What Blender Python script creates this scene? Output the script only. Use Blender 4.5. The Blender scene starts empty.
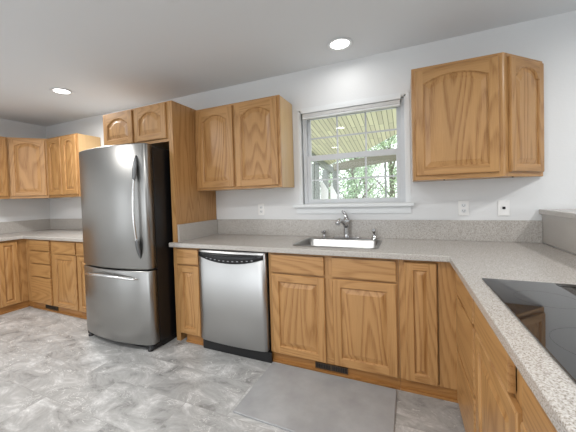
import bpy, bmesh, math, random
from mathutils import Vector, Matrix
random.seed(7)
SC = bpy.context.scene
COL = SC.collection
PI = math.pi

# ---------------------------------------------------------------- camera
cam_d = bpy.data.cameras.new('camera'); cam = bpy.data.objects.new('camera', cam_d); COL.objects.link(cam)
fw = Vector((-0.40775, 0.91271, -0.02599)); rt = Vector((0.91292, 0.40696, -0.03092)); up = Vector((0.01764, 0.03633, 0.99918))
m = Matrix((rt, up, -fw)).transposed().to_4x4()
m.translation = Vector((0.0736, -2.6015, 1.2783))
cam.matrix_world = m
cam_d.sensor_fit = 'HORIZONTAL'; cam_d.sensor_width = 36.0
cam_d.lens = 287.746 / 576 * 36.0
cam_d.shift_x = (288 - 277.355) / 576
cam_d.shift_y = (204.855 - 216) / 576
cam_d.clip_start = 0.02
SC.camera = cam

# ---------------------------------------------------------------- world and light
world = bpy.data.worlds.new('world'); SC.world = world; world.use_nodes = True
wn = world.node_tree.nodes; wn['Background'].inputs[0].default_value = (0.92, 0.96, 1.0, 1)
wn['Background'].inputs[1].default_value = 2.1
SC.view_settings.view_transform = 'Standard'; SC.view_settings.look = 'None'
SC.view_settings.exposure = 0.14; SC.view_settings.gamma = 1.0
XL0 = -4.898
CAN_POWER = 17.0
DAYFILL = 24.0

def area(name, loc, rot, sx, sy, power, color=(1, 1, 1), shape='RECTANGLE', spread=PI):
    d = bpy.data.lights.new(name, 'AREA'); d.shape = shape; d.size = sx
    if shape in ('RECTANGLE', 'ELLIPSE'): d.size_y = sy
    d.energy = power; d.color = color; d.spread = spread
    o = bpy.data.objects.new(name, d); COL.objects.link(o); o.location = loc; o.rotation_euler = rot
    return o
# added fill lights in unseen, made-up openings of the rear and right walls
area('rear_fill', (-1.9, -5.62, 1.2), (PI / 2, 0, 0), 3.2, 2.0, DAYFILL * 0.3, (0.95, 0.98, 1.0))
area('left_daylight', (XL0 - 0.12, -4.75, 1.1), (PI / 2, 0, -PI / 2), 1.2, 1.9, DAYFILL * 0.3, (0.95, 0.98, 1.0))  # unseen source on the left, inferred from the brighter left ceiling
area('side_fill', (4.62, -2.6, 1.3), (PI / 2, 0, PI / 2), 2.2, 1.8, DAYFILL * 0.3, (0.95, 0.98, 1.0))

# ---------------------------------------------------------------- materials
def new_mat(name):
    mt = bpy.data.materials.new(name); mt.use_nodes = True
    nt = mt.node_tree; return mt, nt, nt.nodes['Principled BSDF']
def N(nt, t, **kw):
    n = nt.nodes.new(t)
    for k, v in kw.items():
        if k in n.inputs.keys(): n.inputs[k].default_value = v
        else: setattr(n, k, v)
    return n
def plain(name, col, rough=0.5, metal=0.0, emit=None, es=1.0, spec=None):
    mt, nt, b = new_mat(name)
    b.inputs['Base Color'].default_value = (*col, 1); b.inputs['Roughness'].default_value = rough
    b.inputs['Metallic'].default_value = metal
    if spec is not None: b.inputs['Specular IOR Level'].default_value = spec
    if emit: b.inputs['Emission Color'].default_value = (*emit, 1); b.inputs['Emission Strength'].default_value = es
    return mt
def ramp(nt, stops):
    r = nt.nodes.new('ShaderNodeValToRGB'); e = r.color_ramp.elements
    while len(e) < len(stops): e.new(0.5)
    for el, (p, c) in zip(e, stops): el.position = p; el.color = (*c, 1) if len(c) == 3 else c
    return r
def mixc(nt, fac, a, b, mode='MIX'):
    n = nt.nodes.new('ShaderNodeMix'); n.data_type = 'RGBA'; n.blend_type = mode
    for s, v in ((0, fac), (6, a), (7, b)):
        if hasattr(v, 'links'): nt.links.new(v, n.inputs[s])
        elif isinstance(v, (int, float)): n.inputs[s].default_value = v
        else: n.inputs[s].default_value = (*v, 1)
    return n.outputs[2]

def oak(name, axis, base=(0.53, 0.292, 0.112), dark=(0.25, 0.105, 0.026), rings=9.0, strength=0.75):
    """oak with grain running along the local axis"""
    mt, nt, b = new_mat(name); L = nt.links
    tc = N(nt, 'ShaderNodeTexCoord'); oi = N(nt, 'ShaderNodeObjectInfo')
    sc = [3.4, 3.4, 3.4]; sc[axis] = 0.38
    mp = N(nt, 'ShaderNodeMapping'); mp.inputs['Scale'].default_value = sc
    ad = N(nt, 'ShaderNodeVectorMath', operation='ADD')
    mu = N(nt, 'ShaderNodeMath', operation='MULTIPLY'); mu.inputs[1].default_value = 37.0
    L.new(oi.outputs['Random'], mu.inputs[0])
    L.new(tc.outputs['Object'], mp.inputs['Vector']); L.new(mp.outputs[0], ad.inputs[0]); L.new(mu.outputs[0], ad.inputs[1])
    n1 = N(nt, 'ShaderNodeTexNoise'); n1.inputs['Scale'].default_value = 1.25; n1.inputs['Detail'].default_value = 1.5; n1.inputs['Roughness'].default_value = 0.4
    L.new(ad.outputs[0], n1.inputs['Vector'])
    k = N(nt, 'ShaderNodeMath', operation='MULTIPLY'); k.inputs[1].default_value = rings * 2.2; L.new(n1.outputs[0], k.inputs[0])
    fr = N(nt, 'ShaderNodeMath', operation='FRACT'); L.new(k.outputs[0], fr.inputs[0])
    r1 = ramp(nt, [(0.0, (1, 1, 1)), (0.16, (0.75, 0.75, 0.75)), (0.42, (0.12, 0.12, 0.12)), (0.8, (0.0, 0.0, 0.0)), (1.0, (1, 1, 1))])
    L.new(fr.outputs[0], r1.inputs[0])
    s2 = [240.0, 240.0, 240.0]; s2[axis] = 9.0
    mp2 = N(nt, 'ShaderNodeMapping'); mp2.inputs['Scale'].default_value = s2; L.new(tc.outputs['Object'], mp2.inputs['Vector'])
    n2 = N(nt, 'ShaderNodeTexNoise'); n2.inputs['Scale'].default_value = 1.0; n2.inputs['Detail'].default_value = 2.0; L.new(mp2.outputs[0], n2.inputs['Vector'])
    r2 = ramp(nt, [(0.42, (0, 0, 0)), (0.68, (1, 1, 1))]); L.new(n2.outputs[0], r2.inputs[0])
    c1 = mixc(nt, 0.5, base, tuple(x * 0.84 for x in base))
    # slow tone change
    s3 = [2.0] * 3; s3[axis] = 0.5
    mp3 = N(nt, 'ShaderNodeMapping'); mp3.inputs['Scale'].default_value = s3; L.new(ad.outputs[0], mp3.inputs['Vector'])
    n3 = N(nt, 'ShaderNodeTexNoise'); n3.inputs['Scale'].default_value = 1.6; L.new(mp3.outputs[0], n3.inputs['Vector'])
    c1 = mixc(nt, n3.outputs[0], base, tuple(x * 0.80 for x in base))
    f1 = N(nt, 'ShaderNodeMath', operation='MULTIPLY'); f1.inputs[1].default_value = strength; L.new(r1.outputs[0], f1.inputs[0])
    f1b = N(nt, 'ShaderNodeMath', operation='MULTIPLY'); L.new(f1.outputs[0], f1b.inputs[0])
    mr = N(nt, 'ShaderNodeMapRange'); mr.inputs['To Min'].default_value = 0.45; mr.inputs['To Max'].default_value = 1.0
    L.new(r2.outputs[0], mr.inputs[0]); L.new(mr.outputs[0], f1b.inputs[1])
    c2 = mixc(nt, f1b.outputs[0], c1, dark)
    f2 = N(nt, 'ShaderNodeMath', operation='MULTIPLY'); f2.inputs[1].default_value = 0.16; L.new(r2.outputs[0], f2.inputs[0])
    c3 = mixc(nt, f2.outputs[0], c2, dark)
    L.new(c3, b.inputs['Base Color'])
    b.inputs['Roughness'].default_value = 0.38; b.inputs['Specular IOR Level'].default_value = 0.4
    b.inputs['Coat Weight'].default_value = 0.15; b.inputs['Coat Roughness'].default_value = 0.25
    return mt
OAKV = oak('oak_vertical', 2); OAKH = oak('oak_horizontal', 0); OAKY = oak('oak_depthwise', 1)
OAKP = oak('oak_panel', 2, rings=8.0, strength=0.95)
OAKL = oak('oak_side_veneer', 2, base=(0.62, 0.42, 0.21), dark=(0.44, 0.26, 0.10), rings=4.0, strength=0.25)
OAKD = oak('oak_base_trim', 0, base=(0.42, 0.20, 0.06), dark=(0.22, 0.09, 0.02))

def granite(name, base, dark, light, tint):
    mt, nt, b = new_mat(name); L = nt.links
    tc = N(nt, 'ShaderNodeTexCoord')
    n = N(nt, 'ShaderNodeTexNoise'); n.inputs['Scale'].default_value = 270; n.inputs['Detail'].default_value = 3.0; L.new(tc.outputs['Object'], n.inputs['Vector'])
    n2 = N(nt, 'ShaderNodeTexVoronoi'); n2.inputs['Scale'].default_value = 95; L.new(tc.outputs['Object'], n2.inputs['Vector'])
    n3 = N(nt, 'ShaderNodeTexNoise'); n3.inputs['Scale'].default_value = 45; n3.inputs['Detail'].default_value = 2.0; L.new(tc.outputs['Object'], n3.inputs['Vector'])
    r = ramp(nt, [(0.33, dark), (0.44, tint), (0.52, base), (0.66, light)]); L.new(n.outputs[0], r.inputs[0])
    r2 = ramp(nt, [(0.0, (1, 1, 1)), (0.14, (0.6, 0.6, 0.6)), (0.2, (0, 0, 0))]); L.new(n2.outputs[0], r2.inputs[0])
    r3 = ramp(nt, [(0.5, (0, 0, 0)), (0.62, (1, 1, 1))]); L.new(n3.outputs[0], r3.inputs[0])
    ml = N(nt, 'ShaderNodeMath', operation='MULTIPLY'); L.new(r2.outputs[0], ml.inputs[0]); L.new(r3.outputs[0], ml.inputs[1])
    c = mixc(nt, ml.outputs[0], r.outputs[0], dark)
    L.new(c, b.inputs['Base Color']); b.inputs['Roughness'].default_value = 0.22
    return mt
GRAN = granite('speckled_countertop', (0.475, 0.45, 0.42), (0.25, 0.22, 0.19), (0.60, 0.58, 0.555), (0.42, 0.39, 0.355))
WALL = plain('wall_paint', (0.735, 0.745, 0.75), 0.6)
CEIL = plain('ceiling_paint', (0.75, 0.775, 0.80), 0.8)
def bumpy(mt, scale, dist):
    nt = mt.node_tree; b = nt.nodes['Principled BSDF']
    tc = N(nt, 'ShaderNodeTexCoord'); n = N(nt, 'ShaderNodeTexNoise'); n.inputs['Scale'].default_value = scale; nt.links.new(tc.outputs['Object'], n.inputs['Vector'])
    bp = N(nt, 'ShaderNodeBump'); bp.inputs['Distance'].default_value = dist; bp.inputs['Strength'].default_value = 0.4
    nt.links.new(n.outputs[0], bp.inputs['Height']); nt.links.new(bp.outputs[0], b.inputs['Normal'])
bumpy(WALL, 60, 0.002)
WHITE = plain('white_trim', (0.76, 0.78, 0.79), 0.35)
VINYL = plain('white_vinyl', (0.60, 0.62, 0.64), 0.3)
PLATE = plain('white_plastic', (0.86, 0.86, 0.85), 0.3)
BLACK = plain('black_plastic', (0.008, 0.008, 0.009), 0.3)
BLACKM = plain('black_body', (0.006, 0.006, 0.007), 0.35)
GREYB = plain('grey_legend', (0.35, 0.36, 0.38), 0.4)
DARK = plain('dark_void', (0.02, 0.015, 0.01), 0.9)
CHROME = plain('chrome', (0.58, 0.58, 0.59), 0.12, 1.0)
HSTEEL = plain('handle_steel', (0.72, 0.72, 0.72), 0.22, 1.0)
HGREY = plain('handle_mount_grey', (0.16, 0.165, 0.17), 0.35, 0.6)
LAMPL = plain('lamp_lens', (1, 1, 1), 0.5, emit=(1, 0.99, 0.97), es=5.0)

def steel(name, col, rough, axis=0):
    mt, nt, b = new_mat(name); L = nt.links
    b.inputs['Base Color'].default_value = (*col, 1); b.inputs['Metallic'].default_value = 1.0; b.inputs['Roughness'].default_value = rough
    tc = N(nt, 'ShaderNodeTexCoord'); s = [900.0] * 3; s[axis] = 3.0
    mp = N(nt, 'ShaderNodeMapping'); mp.inputs['Scale'].default_value = s; L.new(tc.outputs['Object'], mp.inputs['Vector'])
    n = N(nt, 'ShaderNodeTexNoise'); n.inputs['Scale'].default_value = 1.0; L.new(mp.outputs[0], n.inputs['Vector'])
    mr = N(nt, 'ShaderNodeMapRange'); mr.inputs['To Min'].default_value = rough - 0.04; mr.inputs['To Max'].default_value = rough + 0.06
    L.new(n.outputs[0], mr.inputs[0]); L.new(mr.outputs[0], b.inputs['Roughness'])
    bp = N(nt, 'ShaderNodeBump'); bp.inputs['Distance'].default_value = 0.0004; bp.inputs['Strength'].default_value = 0.12
    L.new(n.outputs[0], bp.inputs['Height']); L.new(bp.outputs[0], b.inputs['Normal'])
    return mt
STEEL = steel('brushed_steel', (0.34, 0.335, 0.325), 0.30)
STEELD = steel('brushed_steel_dishwasher', (0.52, 0.52, 0.515), 0.36)
SINKM = steel('sink_steel', (0.38, 0.38, 0.375), 0.32)

def floor_mat():
    mt, nt, b = new_mat('grey_marble_tile'); L = nt.links
    tc = N(nt, 'ShaderNodeTexCoord')
    br = N(nt, 'ShaderNodeTexBrick'); br.offset = 0.5; br.inputs['Scale'].default_value = 1.0
    br.inputs['Brick Width'].default_value = 0.61; br.inputs['Row Height'].default_value = 0.305; br.inputs['Mortar Size'].default_value = 0.0016
    br.inputs['Color1'].default_value = (0, 0, 0, 1); br.inputs['Color2'].default_value = (1, 1, 1, 1); br.inputs['Mortar'].default_value = (0.5, 0.5, 0.5, 1)
    L.new(tc.outputs['Object'], br.inputs['Vector'])
    off = N(nt, 'ShaderNodeVectorMath', operation='MULTIPLY'); off.inputs[1].default_value = (7.3, 3.1, 5.0); L.new(br.outputs['Color'], off.inputs[0])
    ad = N(nt, 'ShaderNodeVectorMath', operation='ADD'); L.new(tc.outputs['Object'], ad.inputs[0]); L.new(off.outputs[0], ad.inputs[1])
    mp = N(nt, 'ShaderNodeMapping'); mp.inputs['Scale'].default_value = (2.6, 4.2, 1); mp.inputs['Rotation'].default_value = (0, 0, 0.5); L.new(ad.outputs[0], mp.inputs['Vector'])
    n1 = N(nt, 'ShaderNodeTexNoise'); n1.inputs['Scale'].default_value = 1.5; n1.inputs['Detail'].default_value = 8; n1.inputs['Roughness'].default_value = 0.72; n1.inputs['Distortion'].default_value = 0.7
    L.new(mp.outputs[0], n1.inputs['Vector'])
    r1 = ramp(nt, [(0.33, (0.19, 0.188, 0.182)), (0.43, (0.33, 0.33, 0.325)), (0.52, (0.40, 0.40, 0.395)), (0.60, (0.52, 0.52, 0.515)), (0.68, (0.70, 0.70, 0.69))]); L.new(n1.outputs[0], r1.inputs[0])
    n2 = N(nt, 'ShaderNodeTexNoise'); n2.inputs['Scale'].default_value = 2.6; n2.inputs['Detail'].default_value = 6; n2.inputs['Distortion'].default_value = 2.2; L.new(mp.outputs[0], n2.inputs['Vector'])
    r2 = ramp(nt, [(0.485, (0, 0, 0)), (0.5, (1, 1, 1)), (0.515, (0, 0, 0))]); L.new(n2.outputs[0], r2.inputs[0])
    n4 = N(nt, 'ShaderNodeTexNoise'); n4.inputs['Scale'].default_value = 1.7; L.new(mp.outputs[0], n4.inputs['Vector'])
    r4 = ramp(nt, [(0.48, (0, 0, 0)), (0.6, (0.85, 0.85, 0.85))]); L.new(n4.outputs[0], r4.inputs[0])
    m2 = N(nt, 'ShaderNodeMath', operation='MULTIPLY'); L.new(r2.outputs[0], m2.inputs[0]); L.new(r4.outputs[0], m2.inputs[1])
    c = mixc(nt, m2.outputs[0], r1.outputs[0], (0.80, 0.80, 0.78))
    mf = N(nt, 'ShaderNodeMath', operation='MULTIPLY'); mf.inputs[1].default_value = 0.55; L.new(br.outputs['Fac'], mf.inputs[0])
    c = mixc(nt, mf.outputs[0], c, (0.27, 0.265, 0.26))
    L.new(c, b.inputs['Base Color']); b.inputs['Roughness'].default_value = 0.33
    return mt
FLOOR = floor_mat()

def mat_mat():
    mt, nt, b = new_mat('grey_mat_rubber'); L = nt.links
    tc = N(nt, 'ShaderNodeTexCoord'); n = N(nt, 'ShaderNodeTexNoise'); n.inputs['Scale'].default_value = 5; n.inputs['Detail'].default_value = 6; n.inputs['Roughness'].default_value = 0.6
    L.new(tc.outputs['Object'], n.inputs['Vector'])
    r = ramp(nt, [(0.3, (0.30, 0.305, 0.315)), (0.5, (0.345, 0.352, 0.36)), (0.7, (0.40, 0.407, 0.415))]); L.new(n.outputs[0], r.inputs[0])
    L.new(r.outputs[0], b.inputs['Base Color']); b.inputs['Roughness'].default_value = 0.5
    return mt
MAT = mat_mat()
def glass_mat():
    mt = bpy.data.materials.new('window_glass'); mt.use_nodes = True; nt = mt.node_tree; nt.nodes.clear()
    o = N(nt, 'ShaderNodeOutputMaterial'); t = N(nt, 'ShaderNodeBsdfTransparent'); g = N(nt, 'ShaderNodeBsdfGlossy'); g.inputs['Roughness'].default_value = 0.0
    f = N(nt, 'ShaderNodeFresnel'); f.inputs['IOR'].default_value = 1.45
    mx = N(nt, 'ShaderNodeMixShader'); nt.links.new(f.outputs[0], mx.inputs[0]); nt.links.new(t.outputs[0], mx.inputs[1]); nt.links.new(g.outputs[0], mx.inputs[2]); nt.links.new(mx.outputs[0], o.inputs[0])
    return mt
GLASS = glass_mat()
COOK = plain('black_ceramic_glass', (0.012, 0.012, 0.013), 0.03, spec=0.9)
COOKD = plain('cooktop_touch_panel', (0.004, 0.004, 0.004), 0.08)
MESHV = plain('vent_brown', (0.07, 0.045, 0.025), 0.5)

# ---------------------------------------------------------------- mesh helpers
class MB:
    def __init__(s): s.v = []; s.f = []; s.mi = []; s.sm = []
    def pt(s, p): s.v.append(tuple(p)); return len(s.v) - 1
    def face(s, pts, mi=0, smooth=False):
        s.f.append([s.pt(p) for p in pts]); s.mi.append(mi); s.sm.append(smooth)
    def loopstrip(s, A, B, mi=0, closed=True, smooth=False, mis=None):
        n = len(A); ia = [s.pt(p) for p in A]; ib = [s.pt(p) for p in B]
        for i in range(n if closed else n - 1):
            j = (i + 1) % n
            s.f.append([ia[i], ia[j], ib[j], ib[i]]); s.mi.append(mis[i] if mis else mi); s.sm.append(smooth)
    def box(s, x0, x1, y0, y1, z0, z1, mi=0, bev=0.0):
        bm = bmesh.new(); bmesh.ops.create_cube(bm, size=1.0)
        for v in bm.verts:
            v.co = Vector(((x0 + x1) / 2 + v.co.x * (x1 - x0), (y0 + y1) / 2 + v.co.y * (y1 - y0), (z0 + z1) / 2 + v.co.z * (z1 - z0)))
        if bev > 0: bmesh.ops.bevel(bm, geom=list(bm.edges), offset=bev, segments=2, profile=0.7, affect='EDGES')
        base = len(s.v)
        bm.verts.index_update()
        for v in bm.verts: s.v.append(tuple(v.co))
        for f in bm.faces: s.f.append([base + v.index for v in f.verts]); s.mi.append(mi); s.sm.append(False)
        bm.free(); return s
    def prism(s, poly, z0, z1, mi=0):
        """poly: list of (x,y); extruded in z"""
        A = [(x, y, z0) for x, y in poly]; B = [(x, y, z1) for x, y in poly]
        s.loopstrip(A, B, mi); s.face(list(reversed(A)), mi); s.face(B, mi); return s
    def tube(s, pts, radii, seg=14, mi=0, cap=True, flat=1.0):
        """round tube along points"""
        pts = [Vector(p) for p in pts]; rings = []
        for i, p in enumerate(pts):
            d = (pts[min(i + 1, len(pts) - 1)] - pts[max(i - 1, 0)]).normalized()
            a = d.orthogonal() if abs(d.z) > 0.95 else d.cross(Vector((0, 0, 1)))
            if abs(d.z) > 0.95: a = Vector((1, 0, 0)) - d * d.x
            a.normalize(); b = d.cross(a).normalized(); r = radii[i] if hasattr(radii, '__len__') else radii
            rings.append([p + a * math.cos(t) * r + b * math.sin(t) * r * flat for t in [2 * PI * k / seg for k in range(seg)]])
        for i in range(len(rings) - 1): s.loopstrip(rings[i], rings[i + 1], mi, smooth=True)
        if cap: s.face(list(reversed(rings[0])), mi); s.face(rings[-1], mi)
        return s
    def lathe(s, prof, cx=0, cy=0, seg=32, mi=0):
        rings = [[(cx + r * math.cos(2 * PI * k / seg), cy + r * math.sin(2 * PI * k / seg), z) for k in range(seg)] for r, z in prof]
        for i in range(len(rings) - 1): s.loopstrip(rings[i], rings[i + 1], mi, smooth=True)
        return s
    def build(s, name, mats, parent=None, loc=None, merge=True):
        me = bpy.data.meshes.new(name); me.from_pydata(s.v, [], s.f)
        if not isinstance(mats, (list, tuple)): mats = [mats]
        for m_ in mats: me.materials.append(m_)
        for p, mi, sm in zip(me.polygons, s.mi, s.sm): p.material_index = mi; p.use_smooth = sm
        bm = bmesh.new(); bm.from_mesh(me)
        if merge: bmesh.ops.remove_doubles(bm, verts=bm.verts, dist=1e-5)
        bmesh.ops.recalc_face_normals(bm, faces=bm.faces); bm.to_mesh(me); bm.free()
        o = bpy.data.objects.new(name, me); COL.objects.link(o)
        if parent: o.parent = parent
        if loc: o.location = loc
        return o
def thing(name, label, cat, loc=(0, 0, 0), rz=0.0, group=None):
    o = bpy.data.objects.new(name, None); COL.objects.link(o); o.location = loc; o.rotation_euler = (0, 0, rz); o.empty_display_size = 0.1
    o['label'] = label; o['category'] = cat
    if group: o['group'] = group
    return o
def tag(o, label, cat, group=None, kind=None):
    o['label'] = label; o['category'] = cat
    if group: o['group'] = group
    if kind: o['kind'] = kind
    return o
def struct(o, label=None):
    o['kind'] = 'structure'
    if label: o['label'] = label
    return o

# ---------------------------------------------------------------- dimensions
XL, H, CT = -4.898, 2.459, 0.9025
CB = 0.8645            # underside of the worktop
HS = 1.0595            # top of the splash
XR, YR = 4.5, -5.5
WX0, WX1, WZ0, WZ1 = -0.835, 0.085, 1.205, 2.085     # window opening

# ---------------------------------------------------------------- room shell
b = MB(); b.box(XL - 0.1, XR + 0.1, YR - 0.1, 0.14, -0.1, 0.0); struct(b.build('floor', FLOOR), 'grey marbled tile floor')
b = MB(); b.box(XL - 0.1, XR + 0.1, YR - 0.1, 0.14, H, H + 0.1); struct(b.build('ceiling', CEIL), 'flat white ceiling')
b = MB()
b.box(XL - 0.1, WX0, 0, 0.13, 0, H); b.box(WX1, XR + 0.1, 0, 0.13, 0, H); b.box(WX0, WX1, 0, 0.13, 0, WZ0); b.box(WX0, WX1, 0, 0.13, WZ1, H)
struct(b.build('wall_back', WALL, merge=False), 'white wall with the window')
b = MB(); b.box(XL - 0.1, XL, -4.15, 0, 0, H); b.box(XL - 0.1, XL, YR, -5.35, 0, H); b.box(XL - 0.1, XL, -5.35, -4.15, 2.05, H); struct(b.build('wall_left', WALL, merge=False), 'white wall at the left')
b = MB(); b.box(XR, XR + 0.1, YR, -3.7, 0, H); b.box(XR, XR + 0.1, -1.5, 0, 0, H); b.box(XR, XR + 0.1, -3.7, -1.5, 0, 0.4); b.box(XR, XR + 0.1, -3.7, -1.5, 2.2, H)
struct(b.build('wall_right', WALL, merge=False))
b = MB(); b.box(XL, -3.5, YR - 0.1, YR, 0, H); b.box(-0.3, XR, YR - 0.1, YR, 0, H); b.box(-3.5, -0.3, YR - 0.1, YR, 2.2, H); b.box(-3.5, -0.3, YR - 0.1, YR, 0, 0.2)
struct(b.build('wall_rear', WALL, merge=False))

# ---------------------------------------------------------------- window
win = bpy.data.objects.new('window_1', None); COL.objects.link(win); win.location = (0, 0, 0); struct(win, 'white double-hung window with a grille over the sink')
b = MB()   # casing boards on the wall face and the jamb lining
ca = 0.045
b.box(WX0 - 0.022, WX0 - 0.0005, -0.006, 0.0, WZ0, WZ1 + 0.0, bev=0.002); b.box(WX1 + 0.0005, WX1 + 0.028, -0.006, 0.0, WZ0, WZ1, bev=0.002)
b.box(WX0 - 0.022, WX1 + 0.028, -0.006, 0.0, WZ1, WZ1 + 0.020, bev=0.002)
b.box(WX0, WX0 + 0.012, 0, 0.10, WZ0, WZ1); b.box(WX1 - 0.012, WX1, 0, 0.10, WZ0, WZ1); b.box(WX0, WX1, 0, 0.10, WZ1 - 0.012, WZ1)
b.build('window_frame', WHITE, win, merge=False)
FX0, FX1 = -0.793, 0.055
b = MB()
b.box(FX0 - 0.02, FX0 + 0.012, 0.03, 0.12, WZ0, WZ1, bev=0.003); b.box(FX1 - 0.012, FX1 + 0.02, 0.03, 0.12, WZ0, WZ1, bev=0.003); b.box(FX0, FX1, 0.03, 0.12, 2.035, WZ1, bev=0.003)
b.box(FX0, FX1, 0.03, 0.12, WZ0, 1.214, bev=0.003)
b.build('window_frame', VINYL, win, merge=False)
def sash(z0, z1, zt, zb, yy, side):
    """sash between z0 and z1, bottom rail zb high, top rail zt high"""
    b = MB(); x0, x1 = FX0 + 0.012, FX1 - 0.012
    gx0, gx1 = x0 + side, x1 - side; gz0, gz1 = z0 + zb, z1 - zt
    b.box(x0, gx0, yy, yy + 0.03, z0, z1, bev=0.003); b.box(gx1, x1, yy, yy + 0.03, z0, z1, bev=0.003)
    b.box(gx0, gx1, yy, yy + 0.03, z0, gz0, bev=0.003); b.box(gx0, gx1, yy, yy + 0.03, gz1, z1, bev=0.003)
    s_ = b.build('sash', VINYL, win, merge=False)
    g = MB(); w = (gx1 - gx0) / 3
    for k in (1, 2): g.box(gx0 + w * k - 0.007, gx0 + w * k + 0.007, yy + 0.010, yy + 0.022, gz0, gz1)
    g.box(gx0, gx1, yy + 0.011, yy + 0.021, (gz0 + gz1) / 2 - 0.007, (gz0 + gz1) / 2 + 0.007)
    g.build('grille', VINYL, s_, merge=False)
    g = MB(); g.face([(gx0, yy + 0.016, gz0), (gx1, yy + 0.016, gz0), (gx1, yy + 0.016, gz1), (gx0, yy + 0.016, gz1)]); g.build('pane', GLASS, s_)
sash(1.620, 2.04, 0.03, 0.03, 0.075, 0.03)
sash(1.214, 1.662, 0.050, 0.034, 0.040, 0.036)
b = MB(); b.box(-0.905, 0.135, -0.05, 0.045, 1.175, 1.203, bev=0.005); struct(b.build('trim_1', WHITE), 'white window stool board')
b = MB(); b.box(-0.885, 0.115, -0.012, 0.0, 1.115, 1.175, bev=0.003); struct(b.build('trim_2', WHITE), 'white apron under the window stool')
# raised blind
bl = thing('window_blind', 'white mini blind pulled fully up at the top of the window', 'blind', (0, 0, 0))
b = MB(); b.box(-0.80, 0.05, -0.035, 0.012, 2.048, 2.078, bev=0.002); b.build('head_rail', WHITE, bl)
b = MB()
for k in range(7): b.box(-0.792, 0.042, -0.032, 0.008, 2.038 - k * 0.0042, 2.0405 - k * 0.0042)
b.build('slat_stack', PLATE, bl, merge=False)
b = MB(); b.box(-0.792, 0.042, -0.032, 0.008, 1.998, 2.010, bev=0.002); b.build('bottom_rail', WHITE, bl)

# ---------------------------------------------------------------- cabinet pieces
def outline(W, Hh, s, d, rise, n=14):
    """inner outline of a door frame, inset d; counter-clockwise from bottom-left. local (x,z)"""
    x0, x1 = s + d, W - s - d; z0, zt = s + d, Hh - s - d
    P = [(x0, z0), (x1, z0)]
    if rise <= 0:
        P += [(x1, zt), (x0, zt)]; return P, None
    zs = Hh - s - rise - d
    sh = min(0.018, (x1 - x0) * 0.09) ; ax0, ax1 = x0 + sh, x1 - sh
    P.append((x1, zs))
    for i in range(n + 1):
        u = 1 - 2 * i / n
        P.append(((ax0 + ax1) / 2 + u * (ax1 - ax0) / 2, zs + rise * (0.10 + 0.90 * (math.sqrt(max(0, 1 - abs(u) ** 2.0)) if W < 0.36 else 1 - abs(u) ** 2.2))))
    P.append((x0, zs))
    return P, None
T = 0.020
def door(parent, x0, z0, W, Hh, rise=0.0, s=0.055, name='door', y=0.0, label=None):
    """door with its lower left corner at local (x0, y, z0) in front of the face frame"""
    b = MB(); c = 0.005; yf = -T
    O, _ = outline(W, Hh, s, 0, rise); I1, _ = outline(W, Hh, s, 0.006, rise)
    # front faces: stiles vertical, rails horizontal
    top = Hh - c
    b.face([(c, yf, c), (s, yf, c), (s, yf, top), (c, yf, top)], 0); b.face([(W - s, yf, c), (W - c, yf, c), (W - c, yf, top), (W - s, yf, top)], 0)
    b.face([(s, yf, c), (W - s, yf, c), (W - s, yf, s), (s, yf, s)], 1)
    tp = O[2:]
    for i in range(len(tp) - 1):
        a, q = tp[i], tp[i + 1]
        b.face([(q[0], yf, q[1]), (a[0], yf, a[1]), (a[0], yf, top), (q[0], yf, top)], 1)
    fr = [(c, yf, c), (W - c, yf, c), (W - c, yf, top), (c, yf, top)]; ed = [(0, yf + c, 0), (W, yf + c, 0), (W, yf + c, Hh), (0, yf + c, Hh)]; bk = [(0, -0.001, 0), (W, -0.001, 0), (W, -0.001, Hh), (0, -0.001, Hh)]
    b.loopstrip(fr, ed, mis=[1, 0, 1, 0]); b.loopstrip(ed, bk, mis=[1, 0, 1, 0]); b.face(bk)
    b.loopstrip([(x, yf, z) for x, z in O], [(x, yf + 0.008, z) for x, z in I1], 0)
    b.loopstrip([(x, yf + 0.008, z) for x, z in I1], [(x, yf + 0.012, z) for x, z in I1], 0)
    o = b.build(name, [OAKV, OAKH], parent, (x0, y, z0))
    if label: o['label'] = label
    p = MB(); bw = min(0.030, (W - 2 * s) * 0.22)
    L1, _ = outline(W, Hh, s, 0.004, rise); L2, _ = outline(W, Hh, s, 0.012, rise); L3, _ = outline(W, Hh, s, 0.012 + bw, rise)
    p.loopstrip([(x, yf + 0.0115, z) for x, z in L1], [(x, yf + 0.0115, z) for x, z in L2]); 
    p.loopstrip([(x, yf + 0.0115, z) for x, z in L2], [(x, yf + 0.004, z) for x, z in L3]); p.face([(x, yf + 0.0032, z) for x, z in L3])
    p.loopstrip([(x, yf + 0.004, z) for x, z in L3], [(x, yf + 0.0032, z) for x, z in L3])
    p.build('raised_panel', OAKP, o)
    return o
def drawer(parent, x0, z0, W, Hh, name='drawer', y=0.0, grain=1):
    b = MB(); b.box(0, W, -0.022, -0.001, 0, Hh, 0, bev=0.007); 
    return b.build(name, OAKH if grain else OAKV, parent, (x0, y, z0))
def body(parent, W, D, z0, z1, rails, stiles=(0.04, 0.04), mids=(), side=OAKV, y0=0.0, ctop=None):
    """carcass + face frame. rails: list of (z0,z1); mids: list of (x0,x1)"""
    b = MB(); b.box(0, W, 0.019, D, z0, ctop or z1); b.build('carcass', side, parent)
    f = MB(); f.box(0, stiles[0], y0, 0.019, z0, z1, 0); f.box(W - stiles[1], W, y0, 0.019, z0, z1, 0)
    for a, c in mids: f.box(a, c, y0 + 0.0004, 0.019, z0, z1, 0)
    for a, c in rails: f.box(stiles[0], W - stiles[1], y0 + 0.0002, 0.019, a, c, 1)
    f.build('face_frame', [OAKV, OAKH], parent, merge=False)

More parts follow.
